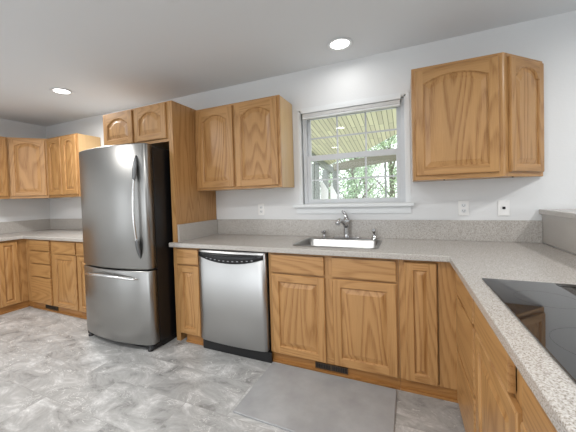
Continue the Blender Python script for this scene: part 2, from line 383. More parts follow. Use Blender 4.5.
YF = -0.61; XP = 0.345
DZ0, DZ1, WZa, WZb = 0.085, 0.698, 0.712, 0.847      # base door and drawer heights
RB = [(0.08, 0.12), (0.69, 0.72), (0.83, CB)]

# --- base units on the back wall
def base(name, label, x0, x1, loc=None, rz=0.0, D=None, group=None, stiles=(0.04, 0.04), mids=(), rails=RB, ctop=None, notch=0.0):
    t = thing(name, label, 'cabinet', loc or (x0, YF, 0), rz, group)
    if notch:
        body(t, x1 - x0, D or 0.605, 0.08, CB, rails, stiles, mids, ctop=ctop)
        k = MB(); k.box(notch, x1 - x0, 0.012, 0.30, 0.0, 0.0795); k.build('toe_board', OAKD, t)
    else:
        body(t, x1 - x0, D or 0.605, 0.08, CB, rails, stiles, mids, ctop=ctop)
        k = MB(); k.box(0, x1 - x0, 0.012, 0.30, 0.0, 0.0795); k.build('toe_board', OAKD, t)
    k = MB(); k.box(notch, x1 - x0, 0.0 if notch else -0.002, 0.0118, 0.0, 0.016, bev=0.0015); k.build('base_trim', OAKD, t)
    return t
t = base('base_cabinet', 'narrow oak base cabinet between the refrigerator and the dishwasher', -1.8175, -1.553, stiles=(0.03, 0.03), notch=0.06)
drawer(t, 0.006, WZa, 0.236, WZb - WZa); door(t, 0.006, DZ0, 0.236, DZ1 - DZ0)
t = base('sink_base_cabinet', 'wide oak sink cabinet with two doors right of the dishwasher', -0.905, 0.022, mids=((0.435, 0.505),), ctop=0.70)
drawer(t, 0.028, WZa, 0.413, WZb - WZa, 'false_drawer_front'); drawer(t, 0.497, WZa, 0.417, WZb - WZa, 'false_drawer_front')
door(t, 0.028, DZ0, 0.413, DZ1 - DZ0); door(t, 0.497, DZ0, 0.417, DZ1 - DZ0)
t = base('corner_base_cabinet', 'oak corner cabinet with one tall narrow door under the inner worktop corner', 0.0235, XP + 0.0, stiles=(0.05, 0.10), rails=[(0.08, 0.09), (0.84, CB)])
door(t, 0.034, DZ0, 0.180, WZb - DZ0, s=0.048)
# --- peninsula units (fronts face the left, local x runs towards the camera)
RP = -PI / 2
def pen(name, label, ya, yb, **kw):
    return base(name, label, 0, ya - yb, loc=(XP, ya, 0), rz=RP, D=0.58, **kw)
t = pen('drawer_base_cabinet', 'oak drawer cabinet beside the inner corner under the peninsula worktop', -0.6155, -1.185, rails=[(0.08, 0.1), (0.38, 0.40), (0.69, 0.72), (0.83, CB)], stiles=(0.10, 0.02))
for a, c in ((WZa, WZb), (0.402, 0.696), (DZ0, 0.384)): drawer(t, 0.10, a, 0.450, c - a, grain=1)
t = pen('peninsula_base_cabinet', 'oak cabinet with one drawer over one door behind the cooktop edge', -1.1865, -1.700, stiles=(0.02, 0.074))
drawer(t, 0.008, WZa, 0.430, WZb - WZa); door(t, 0.008, DZ0, 0.488, DZ1 - DZ0)
t = pen('cooktop_base_cabinet', 'oak cabinet under the black cooktop, nearest the camera', -1.7015, -2.500, mids=((0.38, 0.42),))
drawer(t, 0.034, WZa, 0.352, WZb - WZa, 'false_drawer_front'); drawer(t, 0.41, WZa, 0.37, WZb - WZa, 'false_drawer_front')
door(t, 0.012, DZ0, 0.376, DZ1 - DZ0); door(t, 0.41, DZ0, 0.376, DZ1 - DZ0)
t = pen('base_cabinet', 'plain oak base cabinet at the camera end of the peninsula', -2.5015, -3.15)
drawer(t, 0.03, WZa, 0.59, WZb - WZa); door(t, 0.03, DZ0, 0.59, DZ1 - DZ0)
# --- left run of the back wall
t = base('drawer_base_cabinet', 'oak stack of four drawers near the left corner', -4.205, -3.7235, stiles=(0.04, 0.04), rails=[(0.08, 0.1), (0.39, 0.42), (0.55, 0.58), (0.70, 0.73), (0.83, CB)])
for a, c in ((0.727, 0.85), (0.572, 0.716), (0.412, 0.560), (0.085, 0.400)): drawer(t, 0.035, a, 0.412, c - a)
t = base('base_cabinet', 'oak cabinet with drawer over door between the drawer stack and the refrigerator side', -3.7225, -3.2555)
drawer(t, 0.035, WZa, 0.412, WZb - WZa); door(t, 0.035, DZ0, 0.412, DZ1 - DZ0)
t = base('base_cabinet', 'oak cabinet half hidden behind the left edge of the refrigerator', -3.2545, -2.90)
drawer(t, 0.008, WZa, 0.32, WZb - WZa); door(t, 0.008, DZ0, 0.32, DZ1 - DZ0)
# corner and left wall (fronts face right)
t = thing('corner_base_cabinet', 'oak corner cabinet with a narrow door in the left room corner', 'cabinet', (XL + 0.61, -0.905, 0), PI / 2)
b = MB(); b.box(0, 0.90, 0.019, 0.605, 0.08, CB); b.build('carcass', OAKV, t)
k = MB(); k.box(0, 0.90, 0.012, 0.30, 0.0, 0.0795); k.build('toe_board', OAKD, t)
f = MB(); f.box(0, 0.04, 0, 0.019, 0.08, CB); f.box(0.20, 0.295, 0, 0.019, 0.08, CB); f.box(0.04, 0.20, 0.0002, 0.019, 0.08, 0.10, 1); f.box(0.04, 0.20, 0.0002, 0.019, 0.83, CB, 1); f.build('face_frame', [OAKV, OAKH], t, merge=False)
door(t, 0.022, DZ0, 0.182, WZb - DZ0, s=0.045)
f = MB(); f.box(0.2955, 0.3145, -0.082, 0.0, 0.08, CB); f.build('corner_filler', OAKV, t)
f = MB(); f.box(0.3075, 0.33, -0.082, 0.0118, 0, 0.0795); f.build('toe_board', OAKD, t)
k = MB(); k.box(0, 0.29, -0.002, 0.0118, 0.0, 0.016, bev=0.0015); k.build('base_trim', OAKD, t)
t = base('base_cabinet', 'oak base cabinet at the left picture edge along the left wall', 0, 0.60, loc=(XL + 0.61, -1.507, 0), rz=PI / 2)
drawer(t, 0.03, WZa, 0.545, WZb - WZa); door(t, 0.03, DZ0, 0.545, DZ1 - DZ0)

# ---------------------------------------------------------------- wall cabinets
UZ0, UZ1 = 1.368, 2.157; UD = 0.312; UH = UZ1 - UZ0
def upper(name, label, x0, W, loc=None, rz=0.0, z0=UZ0, z1=UZ1, D=UD - 0.005, stiles=(0.04, 0.04), mids=(), side=OAKV, cat='cabinet'):
    t = thing(name, label, cat, loc or (x0, -UD, z0), rz)
    h = z1 - z0
    body(t, W, D, 0, h, [(0, 0.035), (h - 0.035, h)], stiles, mids, side)
    return t
t = upper('wall_cabinet', 'oak wall cabinet with two arched doors left of the window', -1.816, 0.915, mids=((0.44, 0.48),), side=OAKL)
door(t, 0.040, 0.020, 0.403, UH - 0.040, rise=0.052, s=0.060); door(t, 0.470, 0.018, 0.422, UH - 0.035, rise=0.052, s=0.058)
t = upper('wall_cabinet', 'oak wall cabinet with two narrow arched doors left of the refrigerator', -4.290, 0.627, mids=((0.30, 0.34),), side=OAKL)
door(t, 0.012, 0.032, 0.292, UH - 0.050, rise=0.05, s=0.058); door(t, 0.328, 0.032, 0.290, UH - 0.050, rise=0.05, s=0.058)
# left diagonal corner wall cabinet
t = thing('diagonal_wall_cabinet', 'diagonal oak corner wall cabinet with one wide arched door at far left', 'cabinet', (XL + 0.312, -0.612, UZ0), PI / 4)
dl = 0.30 * math.sqrt(2)
b = MB(); R_ = Matrix.Rotation(-PI / 4, 3, 'Z')
poly = [R_ @ Vector(p) for p in [(0, 0, 0), (0.294, 0.294, 0), (0.294, 0.600, 0), (-0.300, 0.600, 0), (-0.300, 0, 0)]]
poly = [(p.x, p.y + 0.0) for p in poly]
pin = [(0.0, 0.014), (dl - 0.006, 0.014)] + poly[2:]
b.prism(pin, 0, UH); b.build('carcass', OAKV, t)
f = MB(); f.box(0, 0.03, 0, 0.014, 0, UH); f.box(dl - 0.03, dl - 0.008, 0, 0.014, 0, UH); f.box(0.03, dl - 0.03, 0.0002, 0.014, 0, 0.035, 1); f.box(0.03, dl - 0.03, 0.0002, 0.014, UH - 0.035, UH, 1); f.build('face_frame', [OAKV, OAKH], t, merge=False)
door(t, 0.018, 0.030, dl - 0.045, UH - 0.050, rise=0.034, s=0.052)
t = upper('wall_cabinet', 'oak wall cabinet on the left wall cut by the picture edge', 0, 0.60, loc=(XL + 0.312, -1.215, UZ0), rz=PI / 2)
door(t, 0.02, 0.030, 0.56, UH - 0.050, rise=0.08)
# over the refrigerator
t = upper('refrigerator_top_cabinet', 'short oak cabinet with two arched doors above the refrigerator', -2.735, 0.868, loc=(-2.735, YF, 1.815), z0=1.815, z1=2.172, D=0.605, stiles=(0.022, 0.03), mids=((0.42, 0.46),))
door(t, 0.018, 0.028, 0.408, 0.318, rise=0.055, s=0.056); door(t, 0.460, 0.028, 0.392, 0.318, rise=0.055, s=0.056)
b = MB(); b.box(-1.866, -1.819, YF, -0.590, 0, 2.172); b.box(-1.838, -1.819, -0.590, -0.003, 0, 2.172); o = b.build('refrigerator_side_panel', OAKV); tag(o, 'tall oak end panel standing right of the refrigerator', 'panel')
# right cabinet with angled end
RX0, RXC = 0.125, 0.655; RXA = 0.963
t = thing('angled_wall_cabinet', 'oak wall cabinet with a wide arched door and an angled end right of the window', 'cabinet', (RX0, -UD, UZ0))
W1 = RXC - RX0; W2 = RXA - RX0
b = MB(); b.prism([(0, 0.019), (W1 - 0.008, 0.019), (W2 - 0.019, UD - 0.005), (0, UD - 0.005)], 0, UH); b.build('carcass', OAKV, t)
f = MB(); f.box(0, 0.025, 0, 0.019, 0, UH); f.box(0.025, W1 - 0.03, 0.0002, 0.019, 0, 0.035, 1); f.box(0.025, W1 - 0.03, 0.0002, 0.019, UH - 0.03, UH, 1)
f.prism([(W1 - 0.03, 0), (W1 - 0.004, 0), (W1 + 0.004, 0.003), (W1 + 0.028, 0.028), (W1 + 0.012, 0.044), (W1 - 0.03, 0.019)], 0, UH, 0)
f.build('face_frame', [OAKV, OAKH], t, merge=False)
door(t, 0.018, 0.030, W1 - 0.045, UH - 0.052, rise=0.046, s=0.052)
e = bpy.data.objects.new('angled_face_frame', None)
ang = math.atan2(UD, W2 - W1)
f = MB(); LL = math.hypot(UD, W2 - W1)
f.box(0.028, 0.045, 0, 0.019, 0, UH); f.box(LL - 0.05, LL - 0.02, 0, 0.019, 0, UH); f.box(0.045, LL - 0.05, 0.0002, 0.019, 0, 0.035, 1); f.box(0.045, LL - 0.05, 0.0002, 0.019, UH - 0.03, UH, 1)
fo = f.build('angled_face_frame', [OAKV, OAKH], t, (W1, 0, 0), merge=False); fo.rotation_euler = (0, 0, ang)
d2 = door(t, 0, 0, LL - 0.085, UH - 0.052, rise=0.065, s=0.048)
d2.location = (W1 + 0.044 * math.cos(ang), 0.044 * math.sin(ang), 0.030); d2.rotation_euler = (0, 0, ang)
for sx, sy in ((0.20, 0.06), (W1 + 0.07, 0.10)):
    b = MB(); b.lathe([(0.0005, -0.006), (0.005, -0.006), (0.006, 0.0)], 0, 0, 10); o = b.build('screw_head', BLACK, t, (sx, sy, 0))

# ---------------------------------------------------------------- worktops and splashes
def slab_cells(xs, ys, keep, z0, z1):
    """merged slab out of grid cells (no inner faces)"""
    b = MB()
    for i in range(len(xs) - 1):
        for j in range(len(ys) - 1):
            if not keep(i, j): continue
            x0, x1, y0, y1 = xs[i], xs[i + 1], ys[j], ys[j + 1]
            b.face([(x0, y0, z1), (x1, y0, z1), (x1, y1, z1), (x0, y1, z1)]); b.face([(x0, y0, z0), (x1, y0, z0), (x1, y1, z0), (x0, y1, z0)])
            for (di, dj, pa, pb) in ((-1, 0, (x0, y0), (x0, y1)), (1, 0, (x1, y0), (x1, y1)), (0, -1, (x0, y0), (x1, y0)), (0, 1, (x0, y1), (x1, y1))):
                ii, jj = i + di, j + dj
                inside = 0 <= ii < len(xs) - 1 and 0 <= jj < len(ys) - 1 and keep(ii, jj)
                if not inside: b.face([(*pa, z0), (*pb, z0), (*pb, z1), (*pa, z1)])
    return b
SX0, SX1, SY0, SY1 = -0.745, -0.105, -0.545, -0.115     # sink rim outer
XC = 0.300; HWX = 0.9446
xs = [-1.866, -1.816, SX0 + 0.02, SX1 - 0.02, XC, HWX - 0.001]; ys = [-3.2, -0.66, SY0 + 0.02, SY1 - 0.02, -0.005]
# the slab's end laps the front edge of the refrigerator panel
def keep(i, j):
    if j == 0: return i == 4
    if i == 0: return False
    if i == 2 and j == 2: return False
    return True
b = slab_cells(xs, ys, keep, CB, CT)
b.box(-1.872, -1.8165, -0.66, -0.611, CB, CT)
o = b.build('worktop', GRAN, merge=True)
bv = o.modifiers.new('edge', 'BEVEL'); bv.width = 0.006; bv.segments = 3; bv.limit_method = 'ANGLE'; bv.angle_limit = 0.9
tag(o, 'light speckled stone worktop running from the refrigerator panel into the peninsula', 'worktop')
b = slab_cells([XL + 0.003, XL + 0.655, -2.875], [-1.9, -0.66, -0.005], lambda i, j: not (i == 1 and j == 0), CB, CT)
o = b.build('worktop', GRAN); bv = o.modifiers.new('edge', 'BEVEL'); bv.width = 0.006; bv.segments = 3; bv.limit_method = 'ANGLE'; bv.angle_limit = 0.9
tag(o, 'light speckled worktop in the left corner behind the refrigerator', 'worktop')
def splash(label, *bx):
    b = MB(); b.box(*bx, bev=0.002); return tag(b.build('backsplash', GRAN), label, 'backsplash')
splash('long low speckled splash strip along the window wall behind the sink', -1.795, HWX - 0.002, -0.020, -0.002, CT + 0.0005, HS)
splash('short speckled splash strip against the oak refrigerator panel', -1.8175, -1.797, -0.600, -0.002, CT + 0.0005, HS)
splash('speckled splash strip behind the left worktop on the back wall', XL + 0.023, -2.88, -0.020, -0.002, CT + 0.0005, HS)
splash('speckled splash strip along the left wall', XL + 0.002, XL + 0.021, -1.9, -0.002, CT + 0.0005, HS)
b = MB(); b.box(HWX + 0.02, HWX + 0.15, -3.2, -0.001, 0, 1.104); struct(b.build('wall_peninsula', WALL), 'low half wall behind the peninsula')
splash('tall speckled stone facing behind the peninsula worktop under the raised bar', HWX, HWX + 0.0195, -3.2, -0.002, CT + 0.0005, 1.104)
b = MB(); b.box(HWX - 0.018, HWX + 0.40, -3.2, -0.003, 1.1045, 1.1385, bev=0.005); tag(b.build('bar_top', GRAN), 'raised speckled stone bar top at the right edge', 'bar top')

# ---------------------------------------------------------------- refrigerator
FX, FW = -2.775, 0.877
t = thing('refrigerator', 'tall stainless steel bottom-freezer refrigerator with black sides', 'refrigerator', (FX + FW / 2, -0.435, 0))
hw = FW / 2
b = MB(); b.box(-hw + 0.006, hw - 0.006, -0.335, 0.36, 0.045, 1.745, bev=0.006); b.build('cabinet_body', BLACKM, t)
def bulge_door(z0, z1, name, bulge=0.062, yb=-0.345, edge=0.075):
    """convex door front; bottom/top corners slightly rounded"""
    n = 24; prof = []
    for i in range(n + 1):
        u = -1 + 2 * i / n
        x = hw * u
        y = yb - edge - bulge * (1 - u * u)
        prof.append((x, y))
    r = 0.030
    # rounded vertical edges
    def ring(z, inset):
        P = []
        P.append((-hw + inset, yb, z))
        for k in range(5):
            a = PI / 2 * k / 4; P.append((-hw + inset + r * (1 - math.cos(a)), yb - edge + r - r * math.sin(a) - 0.004 * k / 4 + inset, z))
        for x, y in prof[2:-2]: P.append((x, y + inset, z))
        for k in range(5):
            a = PI / 2 * (4 - k) / 4; P.append((hw - inset - r * (1 - math.cos(a)), yb - edge + r - r * math.sin(a) - 0.004 * (4 - k) / 4 + inset, z))
        P.append((hw - inset, yb, z)); return P
    b = MB(); rings = [ring(z0, 0.006), ring(z0 + 0.003, 0.002), ring(z0 + 0.008, 0), ring(z1 - 0.008, 0), ring(z1 - 0.003, 0.002), ring(z1, 0.006)]
    for A, B in zip(rings, rings[1:]): b.loopstrip(A, B, smooth=True)
    b.face(list(reversed(rings[0]))); b.face(rings[-1])
    return b.build(name, STEEL, t)
up_d = bulge_door(0.703, 1.768, 'refrigerator_door'); lo_d = bulge_door(0.055, 0.690, 'freezer_drawer')
# handles (local coordinates of the refrigerator)
def hy(x): return -0.345 - 0.075 - 0.062 * (1 - (x / hw) ** 2)
hx = 0.362; yb_ = hy(hx)
b = MB(); n = 16; pts = []; rad = []
for i in range(n + 1):
    v = i / n; pts.append((hx, yb_ - 0.018 - 0.034 * math.sin(PI * v) ** 0.6, 0.90 + v * 0.62)); rad.append(0.0125)
b.tube(pts, rad, 12, flat=0.8); h_ = b.build('door_handle', HSTEEL, up_d)
for z0_, z1_ in ((1.45, 1.665), (0.97, 0.80)):
    b = MB(); pts = []; rad = []
    for i in range(9):
        v = i / 8; pts.append((hx, yb_ + 0.004 - (0.034 * (1 - v) ** 0.8 + 0.004), z0_ + (z1_ - z0_) * v)); rad.append(0.004 + 0.017 * math.sin(PI * (0.18 + 0.80 * v)) ** 0.8)
    b.tube(pts, rad, 12, flat=0.7); b.build('handle_mount', HGREY, h_)
b = MB(); pts = []; rad = []
for i in range(25):
    v = i / 24; x = -0.335 + v * 0.66
    pts.append((x, hy(x) - 0.004 - 0.048 * math.sin(PI * v) ** 0.55, 0.622 + 0.030 * math.sin(PI * v))); rad.append(0.007 + 0.008 * math.sin(PI * v) ** 0.4)
b.tube(pts, rad, 12); b.build('freezer_handle', HSTEEL, lo_d)
b = MB(); b.box(-hw + 0.01, hw - 0.004, -0.41, -0.30, 0.016, 0.052, bev=0.004); b.box(hw - 0.03, hw - 0.004, -0.30, 0.30, 0.004, 0.046); b.build('toe_grille', BLACK, t)
for sx in (-1, 1):
    for yy in (-0.40, 0.30):
        b = MB(); b.lathe([(0.001, 0.0), (0.024, 0.0), (0.026, 0.012), (0.018, 0.02), (0.014, 0.05)], sx * (hw - 0.045), yy, 16); b.build('foot', BLACK, t)
for sx in (-1,):
    b = MB(); b.box(sx * (hw - 0.08) - 0.03, sx * (hw - 0.08) + 0.03, -0.37, -0.25, 1.746, 1.785, bev=0.006); b.build('hinge_cover', BLACK, t)

# ---------------------------------------------------------------- dishwasher
DX0, DX1 = -1.549, -0.912
t = thing('dishwasher', 'stainless steel dishwasher with a curved black control panel', 'dishwasher', ((DX0 + DX1) / 2, -0.62, 0))
dw = (DX1 - DX0) / 2
b = MB(); b.box(-dw, dw, 0.005, 0.60, 0.02, CB - 0.003); b.build('tub_body', BLACKM, t)
def dwy(x): return -0.040 - 0.018 * (1 - (x / dw) ** 2)
b = MB(); n = 20
def ringd(z, ins):
    P = [(-dw + 0.003 + ins, 0.004, z)]
    for i in range(n + 1):
        x = (-dw + 0.003 + ins) + (2 * dw - 0.006 - 2 * ins) * i / n; P.append((x, dwy(x) + ins + (0.008 if i in (0, n) else 0), z))
    P.append((dw - 0.003 - ins, 0.004, z)); return P
rings = [ringd(0.088, 0.006), ringd(0.094, 0), ringd(0.852, 0), ringd(0.858, 0.006)]
for A, B in zip(rings, rings[1:]): b.loopstrip(A, B, smooth=True)
b.face(list(reversed(rings[0]))); b.face(rings[-1])
dd = b.build('door', STEELD, t)
b = MB(); n = 24; A = []; B = []; A2 = []; B2 = []
for i in range(n + 1):
    u = -1 + 2 * i / n; x = u * (dw - 0.014); zt = 0.838; zb = 0.808 - 0.048 * (1 - abs(u) ** 2.2)
    A.append((x, dwy(x) - 0.006, zt)); B.append((x, dwy(x) - 0.006, zb)); A2.append((x, dwy(x) + 0.002, zt + 0.002)); B2.append((x, dwy(x) + 0.002, zb - 0.002))
b.loopstrip(A, B, closed=False, smooth=True); b.loopstrip(A, A2, closed=False); b.loopstrip(B, B2, closed=False); b.face([A[0], A2[0], B2[0], B[0]]); b.face([A[-1], A2[-1], B2[-1], B[-1]])
cp = b.build('control_panel', BLACK, dd)
b = MB(); pts = [(x, dwy(x) - 0.006, 0.822) for x in [(-0.9 + 1.8 * i / 16) * (dw - 0.03) for i in range(17)]]
b.tube(pts, 0.006, 8); b.build('handle_lip', BLACKM, cp)
for i in range(11):
    u = -0.78 + 1.56 * i / 10; x = u * dw * 0.86; z = 0.806 - 0.026 * (1 - u * u)
    b = MB(); b.box(x - 0.008, x + 0.008, dwy(x) - 0.0085, dwy(x) - 0.005, z - 0.003, z + 0.003); b.build('button', GREYB, cp)
b = MB(); b.box(-dw + 0.005, dw + 0.02, -0.018, 0.004, 0.0, 0.082, bev=0.003); b.build('toe_panel', BLACK, t)
b = MB(); b.box(-dw, dw, -0.004, 0.004, 0.857, 0.8635); b.build('top_gasket', BLACK, t)

# ---------------------------------------------------------------- sink and faucet
def rrect(x0, x1, y0, y1, r, z, n=6):
    P = []
    for cx, cy, a0 in ((x1 - r, y1 - r, 0), (x0 + r, y1 - r, PI / 2), (x0 + r, y0 + r, PI), (x1 - r, y0 + r, 1.5 * PI)):
        for k in range(n + 1): a = a0 + PI / 2 * k / n; P.append((cx + r * math.cos(a), cy + r * math.sin(a), z))
    return P
scx, scy = (SX0 + SX1) / 2, (SY0 + SY1) / 2
t = thing('kitchen_sink', 'stainless steel single bowl sink set into the worktop below the window', 'sink', (0, 0, 0))
b = MB()
R = [rrect(SX0, SX1, SY0, SY1, 0.05, CT + 0.001), rrect(SX0 + 0.004, SX1 - 0.004, SY0 + 0.004, SY1 - 0.004, 0.048, CT + 0.005), rrect(SX0 + 0.022, SX1 - 0.022, SY0 + 0.022, SY1 - 0.022, 0.045, CT + 0.004),
     rrect(SX0 + 0.030, SX1 - 0.030, SY0 + 0.030, SY1 - 0.030, 0.045, CT - 0.006), rrect(SX0 + 0.036, SX1 - 0.036, SY0 + 0.036, SY1 - 0.036, 0.05, CT - 0.15), rrect(SX0 + 0.06, SX1 - 0.06, SY0 + 0.06, SY1 - 0.06, 0.05, CT - 0.178), rrect(scx - 0.05, scx + 0.05, scy - 0.05, scy + 0.05, 0.049, CT - 0.184)]
for A, B in zip(R, R[1:]): b.loopstrip(A, B, smooth=True)
b.face(R[-1]); b.build('bowl', SINKM, t)
b = MB(); b.lathe([(0.001, CT - 0.181), (0.03, CT - 0.181), (0.042, CT - 0.176), (0.047, CT - 0.181)], scx, scy, 24); b.build('drain', CHROME, t)
t = thing('kitchen_faucet', 'chrome single-lever faucet standing behind the sink', 'faucet', (-0.403, -0.065, CT))
b = MB(); P0 = rrect(-0.125, 0.125, -0.026, 0.026, 0.026, 0.0005); P1 = rrect(-0.125, 0.125, -0.026, 0.026, 0.026, 0.007); P2 = rrect(-0.118, 0.118, -0.020, 0.020, 0.02, 0.012)
b.loopstrip(P0, P1); b.loopstrip(P1, P2, smooth=True); b.face(P2); b.face(P0); b.build('base_plate', CHROME, t)
b = MB(); b.lathe([(0.03, 0.01), (0.026, 0.022), (0.026, 0.04), (0.025, 0.10), (0.028, 0.13), (0.029, 0.155), (0.023, 0.175), (0.001, 0.18)], 0, 0, 24); b.build('faucet_body', CHROME, t)
b = MB(); b.tube([(0, -0.005, 0.10), (-0.012, -0.05, 0.135), (-0.022, -0.095, 0.158), (-0.030, -0.135, 0.168), (-0.036, -0.165, 0.160), (-0.038, -0.178, 0.138)], [0.019, 0.0185, 0.018, 0.019, 0.022, 0.022], 14); b.build('spout', CHROME, t)
b = MB(); b.tube([(0, 0, 0.165), (-0.004, 0.004, 0.195), (-0.016, 0.0, 0.222), (-0.034, -0.012, 0.240)], [0.019, 0.016, 0.013, 0.009], 12); b.build('lever', CHROME, t)
t = thing('soap_dispenser', 'small chrome pump at the left end of the faucet', 'dispenser', (-0.605, -0.065, CT))
b = MB(); b.lathe([(0.001, 0.0005), (0.024, 0.0005), (0.024, 0.008), (0.014, 0.014), (0.014, 0.04), (0.018, 0.044), (0.018, 0.062), (0.001, 0.066)], 0, 0, 20); b.build('pump_body', CHROME, t)
b = MB(); b.tube([(0, 0, 0.055), (-0.004, -0.03, 0.060), (-0.006, -0.05, 0.052)], [0.008, 0.007, 0.006], 10); b.build('nozzle', CHROME, t)
t = thing('side_sprayer', 'small chrome side sprayer at the right end of the faucet', 'sprayer', (-0.175, -0.065, CT))
b = MB(); b.lathe([(0.001, 0.0005), (0.025, 0.0005), (0.025, 0.008), (0.015, 0.018), (0.013, 0.035)], 0, 0, 20); b.build('sprayer_socket', CHROME, t)
b = MB(); b.tube([(0, 0, 0.03), (0, -0.004, 0.055), (0.0, -0.018, 0.074), (0.0, -0.036, 0.080)], [0.012, 0.014, 0.017, 0.013], 12); b.build('sprayer_head', CHROME, t)

# ---------------------------------------------------------------- cooktop
t = thing('cooktop', 'black glass electric cooktop let into the peninsula worktop', 'cooktop', (0, 0, 0))
CX0, CX1, CY0, CY1 = 0.364, 0.885, -1.905, -1.138
b = MB(); b.box(CX0, CX1, CY0, CY1, CT + 0.0005, CT + 0.006, bev=0.002); b.build('glass_top', COOK, t)
b = MB(); b.box(CX0 + 0.235, CX1 - 0.02, CY1 - 0.045, CY1 - 0.02, CT + 0.006, CT + 0.0072); 
gp = b.build('touch_panel', COOKD, t)
for (cx_, cy_, r) in ((0.50, -1.36, 0.085), (0.74, -1.38, 0.105), (0.50, -1.70, 0.105), (0.74, -1.70, 0.085)):
    b = MB(); A = [(cx_ + r * math.cos(a), cy_ + r * math.sin(a), CT + 0.0062) for a in [2 * PI * k / 48 for k in range(48)]]; B = [(cx_ + (r + 0.0012) * math.cos(a), cy_ + (r + 0.0012) * math.sin(a), CT + 0.0062) for a in [2 * PI * k / 48 for k in range(48)]]
    b.loopstrip(A, B); b.build('burner_ring', plain('burner_mark', (0.018, 0.018, 0.019), 0.06) if 'burner_mark' not in bpy.data.materials else bpy.data.materials['burner_mark'], t)

# ---------------------------------------------------------------- outlets, vents, mat
def outlet(x, z, label, kind='duplex'):
    t = thing('wall_outlet', label, 'outlet', (x, 0, z))
    b = MB(); b.box(-0.035, 0.035, -0.007, 0, -0.057, 0.057, bev=0.003); b.build('cover_plate', PLATE, t)
    if kind == 'duplex':
        for s_ in (-1, 1):
            b = MB(); P = rrect(-0.017, 0.017, -0.014, 0.014, 0.012, 0)
            A = [(x_, -0.007, z_ + s_ * 0.021) for x_, z_, _ in P]; B = [(x_, -0.0095, z_ + s_ * 0.021) for x_, z_, _ in P]
            b.loopstrip(A, B); b.face(B); r_ = b.build('receptacle', WHITE, t)
            b = MB(); b.box(-0.008, -0.0055, -0.0102, -0.0095, s_ * 0.021 - 0.003, s_ * 0.021 + 0.006); b.box(0.0055, 0.008, -0.0102, -0.0095, s_ * 0.021 - 0.003, s_ * 0.021 + 0.006); b.box(-0.0025, 0.0025, -0.0102, -0.0095, s_ * 0.021 - 0.010, s_ * 0.021 - 0.006); b.build('slots', BLACK, r_, merge=False)
    else:
        b = MB(); b.box(-0.009, 0.009, -0.010, -0.006, -0.009, 0.009, bev=0.001); b.build('jack', BLACK, t)
outlet(-1.266, 1.160, 'white double outlet under the cabinet left of the window')
outlet(0.478, 1.152, 'white double outlet under the right wall cabinet')
outlet(0.728, 1.150, 'white wall plate with a single dark jack', 'jack')
def vent(x0, x1, z0, z1, label):
    t = thing('toe_kick_vent', label, 'vent', (x0, YF + 0.008, z0)); w, h = x1 - x0, z1 - z0
    b = MB(); b.box(0, w, -0.001, 0.004, 0, h); b.build('vent_backing', BLACK, t)
    b = MB(); b.box(0, w, -0.005, -0.001, 0, 0.004); b.box(0, w, -0.005, -0.001, h - 0.004, h); b.box(w / 2 - 0.003, w / 2 + 0.003, -0.005, -0.001, 0.004, h - 0.004); b.box(0, 0.004, -0.005, -0.001, 0, h); b.box(w - 0.004, w, -0.005, -0.001, 0, h)
    k = int(w / 0.012)
    for i in range(1, k): b.box(w * i / k - 0.0014, w * i / k + 0.0014, -0.0035, -0.001, 0.004, h - 0.004)
    b.build('grille', MESHV, t, merge=False)
vent(-0.553, -0.318, 0.024, 0.066, 'dark slotted heat vent in the baseboard under the sink cabinet')
vent(-3.935, -3.690, 0.024, 0.066, 'dark slotted heat vent below the four-drawer stack')
b = MB(); b.prism([(-0.886, -0.632), (-0.893, -1.186), (-0.006, -1.195), (-0.001, -0.628)], 0.001, 0.012)
o = b.build('floor_mat', MAT); bv = o.modifiers.new('edge', 'BEVEL'); bv.width = 0.005; bv.segments = 2; tag(o, 'grey rectangular mat on the floor in front of the sink cabinet', 'floor mat')

# ---------------------------------------------------------------- recessed ceiling lights
def can_parts(t):
    b = MB(); b.lathe([(0.075, 0.0), (0.098, -0.004), (0.100, -0.007), (0.096, -0.009), (0.074, -0.006), (0.070, 0.0)], 0, 0, 40); b.build('trim_ring', WHITE, t)
    b = MB(); P = [(0.072 * math.cos(2 * PI * k / 32), 0.072 * math.sin(2 * PI * k / 32), -0.003) for k in range(32)]; b.face(P); b.build('lens', LAMPL, t)
cans = [(-3.19, -0.73, 'recessed ceiling light above the left corner near the refrigerator', 1.2), (-0.375, -0.31, 'recessed ceiling light above the kitchen window', 0.09),
        (-3.19, -2.5, None, 1.8), (-0.95, -2.25, None, 0.9), (0.1, -2.15, None, 0.5), (1.75, -1.1, None, 0.95), (-1.5, -4.2, None, 1.0), (1.0, -4.0, None, 1.0)]  # None entries: unseen lamps added for fill; rightmost placed after the cabinet shadow
for x, y, lab, pw in cans:
    t = thing('recessed_light', lab or 'unseen recessed ceiling light added for fill', 'ceiling light', (x, y, H), 0, 'unseen recessed ceiling lights added for fill' if not lab else None)
    can_parts(t)
    l = area('lamp', (x, y, H - 0.012), (0, 0, 0), 0.13, 0.13, CAN_POWER * pw, (1.0, 0.985, 0.96), 'DISK', spread=3.0)
    l.parent = t; l.location = (0, 0, -0.012)

